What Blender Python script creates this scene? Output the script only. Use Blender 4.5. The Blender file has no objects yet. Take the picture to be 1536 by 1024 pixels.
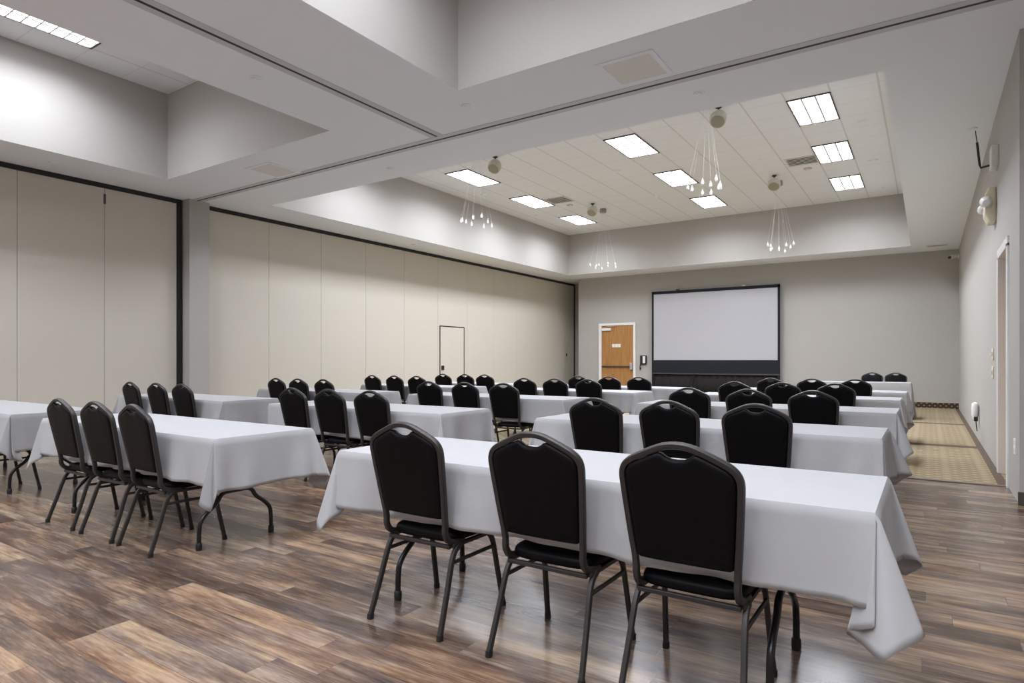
import bpy, bmesh, math, random
from mathutils import Vector, Matrix, noise as mnoise
sc = bpy.context.scene
COL = sc.collection
PI = math.pi
R_ = random.Random(7)

# ------------------------------------------------------------------ materials
def new_mat(name, color=(.5, .5, .5), rough=.6, metal=0.0, spec=.5):
    m = bpy.data.materials.new(name); m.use_nodes = True
    b = m.node_tree.nodes['Principled BSDF']
    b.inputs['Base Color'].default_value = (*color, 1)
    b.inputs['Roughness'].default_value = rough
    b.inputs['Metallic'].default_value = metal
    b.inputs['Specular IOR Level'].default_value = spec
    return m
class NT:
    def __init__(s, m): s.t = m.node_tree; s.b = s.t.nodes['Principled BSDF']
    def n(s, typ, **kw):
        x = s.t.nodes.new(typ)
        for k, v in kw.items(): setattr(x, k, v)
        return x
    def l(s, a, b): s.t.links.new(a, b)
    def math(s, op, a, b=None, c=None):
        x = s.n('ShaderNodeMath', operation=op)
        for i, v in enumerate((a, b, c)):
            if v is None: continue
            if isinstance(v, (int, float)): x.inputs[i].default_value = v
            else: s.l(v, x.inputs[i])
        return x.outputs[0]
    def mix(s, fac, a, b, blend='MIX'):
        x = s.n('ShaderNodeMix', data_type='RGBA', blend_type=blend)
        for sock, v in ((x.inputs[0], fac), (x.inputs[6], a), (x.inputs[7], b)):
            if isinstance(v, (int, float)): sock.default_value = v
            elif isinstance(v, tuple): sock.default_value = (*v, 1)
            else: s.l(v, sock)
        return x.outputs[2]
    def ramp(s, fac, stops, interp='LINEAR'):
        x = s.n('ShaderNodeValToRGB'); cr = x.color_ramp; cr.interpolation = interp
        while len(cr.elements) < len(stops): cr.elements.new(.5)
        for e, (p, c) in zip(cr.elements, stops):
            e.position = p; e.color = (*c, 1)
        s.l(fac, x.inputs[0]); return x.outputs[0]
    def pos(s):
        g = s.n('ShaderNodeNewGeometry'); x = s.n('ShaderNodeSeparateXYZ'); s.l(g.outputs['Position'], x.inputs[0])
        return g.outputs['Position'], x.outputs
    def comb(s, x=0, y=0, z=0):
        c = s.n('ShaderNodeCombineXYZ')
        for i, v in enumerate((x, y, z)):
            if isinstance(v, (int, float)): c.inputs[i].default_value = v
            else: s.l(v, c.inputs[i])
        return c.outputs[0]
    def noise(s, vec, scale=5, detail=3, rough=.5):
        x = s.n('ShaderNodeTexNoise'); x.inputs['Scale'].default_value = scale
        x.inputs['Detail'].default_value = detail; x.inputs['Roughness'].default_value = rough
        if vec is not None: s.l(vec, x.inputs['Vector'])
        return x.outputs[0]
    def bump(s, h, strength=.2, dist=.01):
        x = s.n('ShaderNodeBump'); x.inputs['Strength'].default_value = strength; x.inputs['Distance'].default_value = dist
        s.l(h, x.inputs['Height']); s.l(x.outputs[0], s.b.inputs['Normal'])

def textured(name, color, rough=.6, metal=0.0, spec=.5, scale=60, amount=.06, bump=0.0, dist=.003, obj_space=False):
    """plain colour with a faint procedural variation and optional fine bump"""
    m = new_mat(name, color, rough, metal, spec); t = NT(m)
    if obj_space:
        v = t.n('ShaderNodeTexCoord').outputs['Object']
    else: v, _ = t.pos()
    n = t.noise(v, scale, 4)
    lo = tuple(c * (1 - amount) for c in color); hi = tuple(min(1, c * (1 + amount)) for c in color)
    t.l(t.mix(n, lo, hi), t.b.inputs['Base Color'])
    if bump: t.bump(n, bump, dist)
    return m

M = {}
M['greige'] = textured('greige_paint', (.435, .418, .392), .75, spec=.3, scale=90, amount=.03, bump=.08, dist=.002)
M['soffit'] = textured('soffit_paint', (.85, .89, .93), .8, spec=.25, scale=70, amount=.02, bump=.05, dist=.002)
M['tile'] = new_mat('ceiling_tile', (.8, .79, .77), .9, spec=.2)
M['tile_blank'] = M['tile']
M['partition'] = textured('partition_vinyl', (.585, .55, .475), .6, spec=.3, scale=180, amount=.035, bump=.12, dist=.002)
M['black_trim'] = textured('black_trim', (.012, .012, .013), .55, scale=40, amount=.2)
M['white_trim'] = textured('white_trim_paint', (.80, .79, .77), .4, scale=30, amount=.02)
M['cream'] = textured('cream_plastic', (.72, .66, .50), .45, scale=50, amount=.04)
M['white_plastic'] = textured('white_plastic', (.8, .8, .8), .4, scale=50, amount=.02)
M['olive'] = textured('speaker_grille', (.34, .32, .22), .6, scale=400, amount=.2)
M['speaker'] = textured('speaker_shell', (.62, .60, .52), .45, scale=50, amount=.03)
M['alu'] = textured('track_aluminium', (.58, .60, .62), .6, .1, scale=40, amount=.05)
M['dark_metal'] = textured('dark_metal', (.10, .095, .09), .4, .8, scale=60, amount=.15)
M['vent'] = textured('vent_paint', (.74, .73, .69), .5, scale=60, amount=.04)
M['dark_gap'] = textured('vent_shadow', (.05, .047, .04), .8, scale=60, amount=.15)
M['chair_metal'] = textured('hammered_bronze', (.029, .0255, .0245), .45, .2, scale=420, amount=.55, bump=.5, dist=.0012, obj_space=True)
M['chair_vinyl'] = textured('black_vinyl', (.0034, .0031, .0038), .46, spec=.10, scale=240, amount=.25, bump=.10, dist=.001, obj_space=True)
M['rubber'] = textured('black_rubber', (.008, .008, .008), .6, scale=60, amount=.2)
M['table_metal'] = textured('black_enamel', (.009, .009, .010), .28, spec=.5, scale=60, amount=.2)
M['table_top'] = textured('grey_laminate', (.28, .26, .24), .5, scale=60, amount=.1)
M['screen_white'] = textured('screen_fabric', (.46, .46, .49), .85, spec=.1, scale=200, amount=.01)
M['screen_black'] = textured('screen_border', (.016, .019, .024), .8, spec=.2, scale=30, amount=.2)
M['skirt'] = textured('dark_skirt', (.020, .018, .017), .85, spec=.15, scale=20, amount=.3)
M['baseboard'] = textured('dark_base', (.06, .05, .042), .6, scale=40, amount=.15)
M['chrome'] = textured('satin_chrome', (.6, .6, .6), .3, .9, scale=60, amount=.05)
M['black_plastic'] = textured('black_plastic', (.012, .012, .014), .4, scale=60, amount=.2)
M['threshold'] = textured('threshold_vinyl', (.12, .098, .078), .5, scale=60, amount=.1)
M['wire'] = textured('clear_wire', (.72, .71, .68), .35, spec=.5, scale=60, amount=.03)
M['red_ring'] = textured('pale_red_plastic', (.6, .40, .34), .5, scale=60, amount=.03)
M['canopy'] = textured('brushed_nickel', (.30, .29, .28), .4, .6, scale=60, amount=.06)
M['louver'] = textured('white_louver', (.82, .82, .82), .35, spec=.5, scale=60, amount=.02)

# louvered lens (a lamp: it emits)
m = M['lens'] = new_mat('lamp_lens', (.9, .9, .9), .4)
m.node_tree.nodes['Principled BSDF'].inputs['Emission Color'].default_value = (.98, .985, 1, 1)
m.node_tree.nodes['Principled BSDF'].inputs['Emission Strength'].default_value = 2.6
# glass drops
m = M['glass'] = new_mat('clear_glass', (1, 1, 1), .02)
m.node_tree.nodes['Principled BSDF'].inputs['Transmission Weight'].default_value = .6
m = M['bulb'] = new_mat('halogen_bulb', (.9, .9, .88), .3)
m.node_tree.nodes['Principled BSDF'].inputs['Emission Color'].default_value = (1, .98, .95, 1)
m.node_tree.nodes['Principled BSDF'].inputs['Emission Strength'].default_value = .8

# white tablecloth
def cloth_mat():
    m = new_mat('white_tablecloth', (.5, .5, .53), .85, spec=.2); t = NT(m)
    v = t.n('ShaderNodeTexCoord').outputs['Object']
    n = t.noise(v, 900, 2); big = t.noise(v, 6, 4, .6)
    h = t.math('ADD', t.math('MULTIPLY', n, .12), t.math('MULTIPLY', big, 1.0))
    t.bump(h, .22, .012)
    t.l(t.mix(big, (.375, .375, .382), (.40, .40, .407)), t.b.inputs['Base Color'])
    t.b.inputs['Sheen Weight'].default_value = .08
    return m
M['cloth'] = cloth_mat()

# suspended tile grid, 0.65 x 0.65
def tile_mat(gx, gy):
    m = new_mat('ceiling_tile_grid', (.8, .79, .77), .9, spec=.2); t = NT(m)
    v, p = t.pos(); P = .65
    def line(c, off, w):
        f = t.math('FRACT', t.math('DIVIDE', t.math('SUBTRACT', c, off), P))
        d = t.math('MULTIPLY', t.math('MINIMUM', f, t.math('SUBTRACT', 1.0, f)), P)
        return t.math('LESS_THAN', d, w)
    lx = line(p[0], gx, .014); ly = line(p[1], gy, .0085)
    n = t.noise(v, 160, 3)
    base = t.mix(n, (.82, .845, .865), (.87, .895, .915))
    c = t.mix(t.math('MULTIPLY', lx, .85), base, (.66, .665, .665))  # white grid bars drawn grey, their shade put into the colour
    c = t.mix(t.math('MULTIPLY', ly, .6), c, (.70, .705, .705))
    t.l(c, t.b.inputs['Base Color']); t.bump(n, .1, .003)
    return m

# plank floor running along X
def wood_mat():
    m = new_mat('rustic_plank_vinyl', (.3, .2, .15), .4); t = NT(m)
    v, p = t.pos(); W = .150; L = 1.24
    row = t.math('FLOOR', t.math('DIVIDE', p[1], W))
    wn = t.n('ShaderNodeTexWhiteNoise', noise_dimensions='1D'); t.l(row, wn.inputs['W'])
    xs = t.math('ADD', p[0], t.math('MULTIPLY', wn.outputs['Value'], L * 7))
    col = t.math('FLOOR', t.math('DIVIDE', xs, L))
    w2 = t.n('ShaderNodeTexWhiteNoise', noise_dimensions='2D'); t.l(t.comb(row, col, 0), w2.inputs['Vector'])
    rid = w2.outputs['Value']; rsep = t.n('ShaderNodeSeparateColor'); t.l(w2.outputs['Color'], rsep.inputs[0])
    # grain coordinates shifted per plank
    off = t.math('MULTIPLY', rid, 57.0)
    gv = t.comb(t.math('ADD', t.math('MULTIPLY', p[0], 1.3), off), t.math('ADD', t.math('MULTIPLY', p[1], 7.5), off), off)
    blotch = t.noise(gv, 1.5, 6, .62)
    gv2 = t.comb(t.math('ADD', t.math('MULTIPLY', p[0], 3.2), off), t.math('ADD', t.math('MULTIPLY', p[1], 46.0), off), 0)
    grain = t.noise(gv2, 1.7, 7, .7)
    gv3 = t.comb(t.math('ADD', t.math('MULTIPLY', p[0], 2.4), off), t.math('ADD', t.math('MULTIPLY', p[1], 8.0), off), 3.1)
    gv4 = t.comb(t.math('ADD', t.math('MULTIPLY', p[0], 1.1), off), t.math('ADD', t.math('MULTIPLY', p[1], 24.0), off), 7.7)
    streak = t.noise(gv4, 1.5, 4, .6)
    hue = t.noise(gv3, 1.0, 4, .55)
    tone = t.math('ADD', blotch, t.math('MULTIPLY', t.math('SUBTRACT', rid, .5), .24))
    tone = t.math('ADD', tone, t.math('MULTIPLY', t.math('SUBTRACT', grain, .5), .62))
    tone = t.math('ADD', tone, t.math('MULTIPLY', t.math('SUBTRACT', streak, .5), .26))
    c = t.ramp(tone, [(.16, (.034, .021, .016)), (.36, (.088, .056, .040)), (.50, (.162, .108, .075)), (.63, (.275, .193, .126)), (.80, (.42, .318, .212))])
    grey = t.ramp(tone, [(.16, (.044, .034, .033)), (.5, (.140, .113, .104)), (.80, (.34, .292, .25))])
    c = t.mix(t.math('MULTIPLY', t.ramp(hue, [(.42, (0, 0, 0)), (.60, (1, 1, 1))]), .55), c, grey)
    rust = t.mix(1.0, c, (1.16, .93, .72), 'MULTIPLY')
    c = t.mix(t.math('MULTIPLY', t.ramp(rsep.outputs[2], [(.45, (0, 0, 0)), (.9, (1, 1, 1))]), .38), c, rust)
    c = t.mix(1.0, c, (.90, .875, .87), 'MULTIPLY')
    # knots
    vo = t.n('ShaderNodeTexVoronoi'); vo.inputs['Scale'].default_value = 1.0
    t.l(t.comb(t.math('ADD', t.math('MULTIPLY', p[0], 1.5), off), t.math('MULTIPLY', p[1], 3.2), 0), vo.inputs['Vector'])
    c = t.mix(t.math('MULTIPLY', t.ramp(vo.outputs['Distance'], [(.02, (1, 1, 1)), (.09, (0, 0, 0))]), .5), c, (.12, .075, .056))
    # joints
    fy = t.math('FRACT', t.math('DIVIDE', p[1], W)); dy = t.math('MULTIPLY', t.math('MINIMUM', fy, t.math('SUBTRACT', 1.0, fy)), W)
    fx = t.math('FRACT', t.math('DIVIDE', xs, L)); dx = t.math('MULTIPLY', t.math('MINIMUM', fx, t.math('SUBTRACT', 1.0, fx)), L)
    j = t.math('LESS_THAN', t.math('MINIMUM', dy, dx), .0013)
    c = t.mix(t.math('MULTIPLY', j, .65), c, (.05, .033, .026))
    t.l(c, t.b.inputs['Base Color'])
    r = t.math('ADD', .15, t.math('MULTIPLY', grain, .18)); t.l(r, t.b.inputs['Roughness'])
    t.b.inputs['Specular IOR Level'].default_value = .5
    h = t.math('SUBTRACT', t.math('MULTIPLY', grain, .3), j); t.bump(h, .12, .002)
    return m
M['wood'] = wood_mat()

def carpet_mat():
    m = new_mat('patterned_carpet', (.35, .28, .18), .95, spec=.1); t = NT(m)
    v, p = t.pos()
    # rows of linked diamonds running away from the wood floor
    a = t.math('MULTIPLY', p[0], 1 / .17); b = t.math('MULTIPLY', p[1], 1 / .17)
    u = t.math('ABSOLUTE', t.math('SUBTRACT', t.math('FRACT', t.math('ADD', a, b)), .5))
    w = t.math('ABSOLUTE', t.math('SUBTRACT', t.math('FRACT', t.math('SUBTRACT', a, b)), .5))
    d = t.math('GREATER_THAN', t.math('MAXIMUM', u, w), .38)
    dot = t.math('LESS_THAN', t.math('MAXIMUM', u, w), .17)
    stripe = t.math('LESS_THAN', t.math('ABSOLUTE', t.math('SUBTRACT', t.math('FRACT', t.math('MULTIPLY', p[0], 1 / .34)), .5)), .10)
    n = t.noise(v, 220, 2)
    c = t.mix(n, (.27, .215, .135), (.34, .275, .18))
    c = t.mix(t.math('MULTIPLY', d, .55), c, (.16, .118, .073))
    c = t.mix(t.math('MULTIPLY', dot, .35), c, (.40, .335, .23))
    c = t.mix(t.math('MULTIPLY', stripe, .35), c, (.35, .29, .195))
    def band(co, lo, hi): return t.math('MULTIPLY', t.math('GREATER_THAN', co, lo), t.math('LESS_THAN', co, hi))
    bd = t.math('MAXIMUM', t.math('MAXIMUM', band(p[1], 11.02, 11.30), band(p[1], 14.85, 15.10)), band(p[0], .585, .67))
    c = t.mix(bd, c, t.mix(n, (.105, .078, .058), (.15, .113, .085)))
    t.l(c, t.b.inputs['Base Color']); t.bump(n, .4, .006)
    return m
M['carpet'] = carpet_mat()

def base_mat():
    m = new_mat('patterned_carpet_base', (.08, .05, .03), .9); t = NT(m)
    v, p = t.pos()
    a = t.math('MULTIPLY', p[0], 1 / .12); b = t.math('MULTIPLY', p[2], 1 / .12)
    u = t.math('GREATER_THAN', t.math('FRACT', t.math('ADD', a, b)), .55); w = t.math('GREATER_THAN', t.math('FRACT', t.math('SUBTRACT', a, b)), .55)
    t.l(t.mix(t.math('MULTIPLY', u, w), (.045, .026, .016), (.25, .17, .09)), t.b.inputs['Base Color'])
    return m
M['carpet_base'] = base_mat()

def oak_mat():
    m = new_mat('oak_veneer', (.45, .22, .07), .45); t = NT(m)
    v, p = t.pos()
    g = t.noise(t.comb(t.math('MULTIPLY', p[0], 14), 0, t.math('MULTIPLY', p[2], .8)), 1.5, 5, .6)
    t.l(t.ramp(g, [(.3, (.30, .135, .036)), (.55, (.41, .20, .062)), (.75, (.49, .26, .09))]), t.b.inputs['Base Color'])
    return m
M['oak'] = oak_mat()

# ------------------------------------------------------------------ helpers
def BM(): return bmesh.new()
def box(bm, x0, x1, y0, y1, z0, z1):
    vs = [bm.verts.new((x, y, z)) for x in (x0, x1) for y in (y0, y1) for z in (z0, z1)]
    for f in ((0, 1, 3, 2), (4, 6, 7, 5), (0, 4, 5, 1), (2, 3, 7, 6), (0, 2, 6, 4), (1, 5, 7, 3)):
        bm.faces.new([vs[i] for i in f])
    return vs
def quad(bm, *pts): bm.faces.new([bm.verts.new(p) for p in pts])
def section(w, d, n=10, e=2.6):
    out = []
    for i in range(n):
        a = 2 * PI * (i + .5) / n; c, s = math.cos(a), math.sin(a)
        out.append((w / 2 * math.copysign(abs(c) ** (2 / e), c), d / 2 * math.copysign(abs(s) ** (2 / e), s)))
    return out
def smooth_path(pts, k=4, closed=False):
    """Catmull-Rom"""
    P = [Vector(p) for p in pts]; out = []
    for i in range(len(P) - 1):
        p0 = P[max(i - 1, 0)]; p1 = P[i]; p2 = P[i + 1]; p3 = P[min(i + 2, len(P) - 1)]
        for j in range(k):
            t = j / k
            out.append(.5 * ((2 * p1) + (p2 - p0) * t + (2 * p0 - 5 * p1 + 4 * p2 - p3) * t * t + (3 * p1 - p0 - 3 * p2 + p3) * t ** 3))
    out.append(P[-1]); return out
def sweep(bm, path, sec, up=(0, 1, 0), taper=None):
    """sweep a 2D section along a path; section x lies across (tangent x up), section y along up"""
    path = [Vector(p) for p in path]; rings = []
    upv = Vector(up)
    for i, p in enumerate(path):
        t = (path[min(i + 1, len(path) - 1)] - path[max(i - 1, 0)]).normalized()
        u = upv - t * upv.dot(t)
        if u.length < 1e-4: u = t.orthogonal()
        u.normalize()
        a = t.cross(u).normalized(); k = taper(i / (len(path) - 1)) if taper else 1
        rings.append([bm.verts.new(p + a * (x * k) + u * (y * k)) for x, y in sec]); upv = u if len(path) > 3 else upv
    n = len(sec)
    for r0, r1 in zip(rings, rings[1:]):
        for i in range(n): bm.faces.new((r0[i], r0[(i + 1) % n], r1[(i + 1) % n], r1[i]))
    bm.faces.new(list(reversed(rings[0]))); bm.faces.new(rings[-1])
def lathe(bm, prof, seg=20, mat=None):
    rings = []
    for r, z in prof:
        if r < 1e-6: rings.append([bm.verts.new((0, 0, z))])
        else: rings.append([bm.verts.new((r * math.cos(2 * PI * i / seg), r * math.sin(2 * PI * i / seg), z)) for i in range(seg)])
    allv = [v for r in rings for v in r]
    for a, b in zip(rings, rings[1:]):
        for i in range(seg):
            j = (i + 1) % seg
            if len(a) == 1 and len(b) == 1: continue
            if len(a) == 1: bm.faces.new((a[0], b[j], b[i]))
            elif len(b) == 1: bm.faces.new((a[i], a[j], b[0]))
            else: bm.faces.new((a[i], a[j], b[j], b[i]))
    for r, f in ((rings[0], True), (rings[-1], False)):
        if len(r) > 1: bm.faces.new(list(reversed(r)) if f else r)
    if mat is not None:
        for v in allv: v.co = mat @ v.co
def obj(name, bm, mat, parent=None, smooth=None, bevel=None, loc=None, label=None):
    bmesh.ops.recalc_face_normals(bm, faces=bm.faces)
    me = bpy.data.meshes.new(name); bm.to_mesh(me); bm.free()
    o = bpy.data.objects.new(name, me); COL.objects.link(o); me.materials.append(mat)
    if parent: o.parent = parent
    if loc: o.location = loc
    if bevel:
        b = o.modifiers.new('bevel', 'BEVEL'); b.width = bevel; b.segments = 2; b.limit_method = 'ANGLE'
    if smooth is not None:
        for p in me.polygons: p.use_smooth = True
        if hasattr(me, 'set_sharp_from_angle'): me.set_sharp_from_angle(angle=math.radians(smooth))
    if label: o['label'] = label
    return o
def tag(o, label, cat, group=None):
    o['label'] = label; o['category'] = cat
    if group: o['group'] = group
    return o
def thing(name, label, cat, loc=(0, 0, 0), rotz=0, group=None):
    o = bpy.data.objects.new(name, None); COL.objects.link(o); o.empty_display_size = .1
    o.location = loc; o.rotation_euler = (0, 0, rotz)
    return tag(o, label, cat, group)
def struct(name, bm, mat, **kw):
    o = obj(name, bm, mat, **kw); o['kind'] = 'structure'; return o
def dup(root, loc, rotz, label, group=None):
    r = root.copy(); COL.objects.link(r); r.location = loc; r.rotation_euler = (0, 0, rotz); r['label'] = label
    if group: r['group'] = group
    for ch in list(root.children):
        c = ch.copy(); COL.objects.link(c); c.parent = r
        for g in list(ch.children):
            d = g.copy(); COL.objects.link(d); d.parent = c
    return r

# ------------------------------------------------------------------ room dimensions
S = 4.11; C = 5.459                      # soffit and tray ceiling heights
XR = .66; XL = -11.12; YB = 19.79        # right wall, partition face, back wall
YN = -7.0; XN = 2.6                      # unseen near end
TR_F = (-10.1, -.36, 7.2, 18.66)         # far tray x0 x1 y0 y1
TR_L = (-10.03, -6.22, -5.5, 5.26)
TR_R = (-4.15, 1.62, -5.5, 5.22)
TRAYS = (TR_F, TR_L, TR_R)
CARPET_Y = 7.87

bm = BM(); box(bm, -11.6, 3.0, YN - .2, CARPET_Y, -.1, 0); struct('floor', bm, M['wood'])
bm = BM(); box(bm, -11.6, 3.0, CARPET_Y, 21.6, -.1, 0); struct('floor.001', bm, M['carpet'])
bm = BM(); box(bm, XL + .02, XR, CARPET_Y - .035, CARPET_Y + .035, 0, .008); struct('trim_1', bm, M['threshold'], bevel=.003)

# soffit with the three tray openings
bm = BM()
xs = sorted({-11.6, 3.0, *[v for t in TRAYS for v in t[:2]]}); ys = sorted({YN - .2, 21.6, *[v for t in TRAYS for v in t[2:]]})
grid = {}
def gv(x, y):
    if (x, y) not in grid: grid[(x, y)] = bm.verts.new((x, y, S))
    return grid[(x, y)]
for x0, x1 in zip(xs, xs[1:]):
    for y0, y1 in zip(ys, ys[1:]):
        cx, cy = (x0 + x1) / 2, (y0 + y1) / 2
        if any(t[0] < cx < t[1] and t[2] < cy < t[3] for t in TRAYS): continue
        bm.faces.new((gv(x0, y0), gv(x0, y1), gv(x1, y1), gv(x1, y0)))
struct('ceiling', bm, M['soffit'])
for i, t in enumerate(TRAYS):
    x0, x1, y0, y1 = t
    bm = BM()
    for (a, b) in (((x0, y0), (x1, y0)), ((x1, y0), (x1, y1)), ((x1, y1), (x0, y1)), ((x0, y1), (x0, y0))):
        quad(bm, (*a, S), (*b, S), (*b, C), (*a, C))
    struct('wall_tray', bm, M['greige'])
    bm = BM(); quad(bm, (x0, y0, C), (x0, y1, C), (x1, y1, C), (x1, y0, C))
    gx, gy = ((-1.275, 10.95), (-8.765, 3.92), (-1.60, 3.92))[i]
    struct('ceiling', bm, tile_mat(gx, gy))

# walls
bm = BM(); box(bm, -10.3, XR + .3, YB, YB + .2, 0, S); struct('wall_back', bm, M['greige'])
bm = BM(); box(bm, -10.3, -10.12, YB + .2, 21.5, 0, S); struct('wall_pocket', bm, M['greige'])
bm = BM(); box(bm, -11.6, -10.12, 21.07, 21.27, 0, S); struct('wall_pocket', bm, M['greige'])
bm = BM(); box(bm, -11.6, -11.4, YN - .2, 21.55, 0, S); struct('wall_left', bm, M['greige'])
bm = BM(); box(bm, -11.6, 3.0, YN - .2, YN, 0, S); struct('wall_near', bm, M['greige'])
DY0, DY1, DH = 7.85, 8.80, 2.40          # side doorway
bm = BM()
box(bm, XR, XR + .3, DY1, YB, 0, S); box(bm, XR, XR + .3, 6.95, DY0, 0, S); box(bm, XR, XR + .3, DY0, DY1, DH, S)
struct('wall_right', bm, M['greige'])
bm = BM(); box(bm, XR + .3, XN + .2, 6.95, 7.15, 0, S); struct('wall_side', bm, M['greige'])
bm = BM(); box(bm, XN, XN + .2, YN, 6.95, 0, S); struct('wall_side', bm, M['greige'])
bm = BM(); box(bm, XR - .012, XN, 6.935, 6.95, 0, .11); struct('baseboard_side', bm, M['baseboard'], bevel=.003)
bm = BM(); box(bm, -10.3, XR, YB - .016, YB, 0, .14); struct('baseboard_back', bm, M['carpet_base'], bevel=.003)
bm = BM(); box(bm, -11.4, -10.90, 6.10, 6.47, 0, S); struct('wall_pier', bm, M['greige'])
# side door casing, jamb and leaf
bm = BM()
box(bm, XR - .018, XR + .26, DY1 - .03, DY1 + .07, 0, DH + .0); box(bm, XR - .018, XR + .26, DY0 - .07, DY0 + .03, 0, DH)
box(bm, XR - .018, XR + .26, DY0 - .07, DY1 + .07, DH - .03, DH + .07)
struct('trim_2', bm, M['white_trim'], bevel=.004)
bm = BM(); box(bm, XR + .2, XR + .245, DY0 + .03, DY1 - .03, .01, DH - .03); struct('door_1', bm, M['oak'])

# ceiling tracks of the movable walls
def track(n, x0, x1, y0, y1, along_x):
    if along_x:
        yc = (y0 + y1) / 2
        bm = BM(); box(bm, x0, x1, y0, yc - .016, S - .006, S); box(bm, x0, x1, yc + .016, y1, S - .006, S); o = struct(f'trim_{n}', bm, M['alu'], bevel=.003)
        bm = BM(); box(bm, x0, x1, yc - .016, yc + .016, S - .0065, S)
    else:
        xc = (x0 + x1) / 2
        bm = BM(); box(bm, x0, xc - .016, y0, y1, S - .006, S); box(bm, xc + .016, x1, y0, y1, S - .006, S); o = struct(f'trim_{n}', bm, M['alu'], bevel=.003)
        bm = BM(); box(bm, xc - .016, xc + .016, y0, y1, S - .0065, S)
    struct(f'trim_{n + 1}', bm, M['black_trim'])
track(3, -10.90, XR, 6.15, 6.35, True)
track(5, -5.33, -5.13, YN, 6.145, False)

# ------------------------------------------------------------------ movable walls along the left
def partition(label, seams, y_end_post, hinge=None, door=None, latch=None):
    t = thing('movable_partition', label, 'partition', (XL, seams[0], 0))
    y_0 = seams[0]
    for a, b in zip(seams, seams[1:]):
        bm = BM(); box(bm, -.09, 0, a - y_0 + .0025, b - y_0 - .0025, .012, S - .075)
        obj('panel', bm, M['partition'], t, bevel=.004)
    bm = BM(); box(bm, -.11, .012, 0, (y_end_post or seams[-1]) - y_0, S - .075, S - .001); obj('top_track', bm, M['black_trim'], t, label='black ceiling track')
    if y_end_post:
        bm = BM(); box(bm, -.1, .015, seams[-1] - y_0 + .003, y_end_post - y_0, .0, S - .075); obj('end_post', bm, M['black_trim'], t, label='black end post')
    if hinge:
        bm = BM(); box(bm, 0, .012, hinge[0] - y_0 - .016, hinge[0] - y_0 + .016, hinge[1] - .08, hinge[1] + .08); obj('hinge', bm, M['dark_metal'], t)
    if door:
        y0, y1, z1 = door
        bm = BM()
        for ya, yb, za, zb in ((y0 - .02, y0 + .012, .012, z1), (y1 - .012, y1 + .02, .012, z1), (y0 - .02, y1 + .02, z1, z1 + .03)):
            box(bm, .0, .008, ya - y_0, yb - y_0, za, zb)
        d = obj('pass_door_gasket', bm, M['black_trim'], t, label='black outline of the pass door')
        bm = BM(); box(bm, 0, .006, y0 - y_0 + .013, y1 - y_0 - .013, .03, z1 - .001); d = obj('pass_door', bm, M['partition'], t)
        bm = BM(); box(bm, .006, .022, y0 - y_0 + .05, y0 - y_0 + .16, .98, 1.10); obj('flush_pull', bm, M['black_plastic'], d, bevel=.004, label='black recessed pull')
    if latch:
        bm = BM(); box(bm, 0, .014, latch[0] - y_0 - .04, latch[0] - y_0 + .04, latch[1] - .05, latch[1] + .05); obj('latch', bm, M['dark_metal'], t, bevel=.004)
    return t
p = 1.17
partition('beige movable wall of tall panels left of the grey pier', [5.99 - p * k for k in range(11, -1, -1)], 6.07, hinge=(4.82, 3.86))
p = 1.312
partition('long beige movable wall right of the grey pier, with small pass door', [6.48] + [7.86 + p * k for k in range(0, 11)], 21.06,
          door=(13.20, 14.26, 2.17), latch=(20.4, 1.45))

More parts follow.
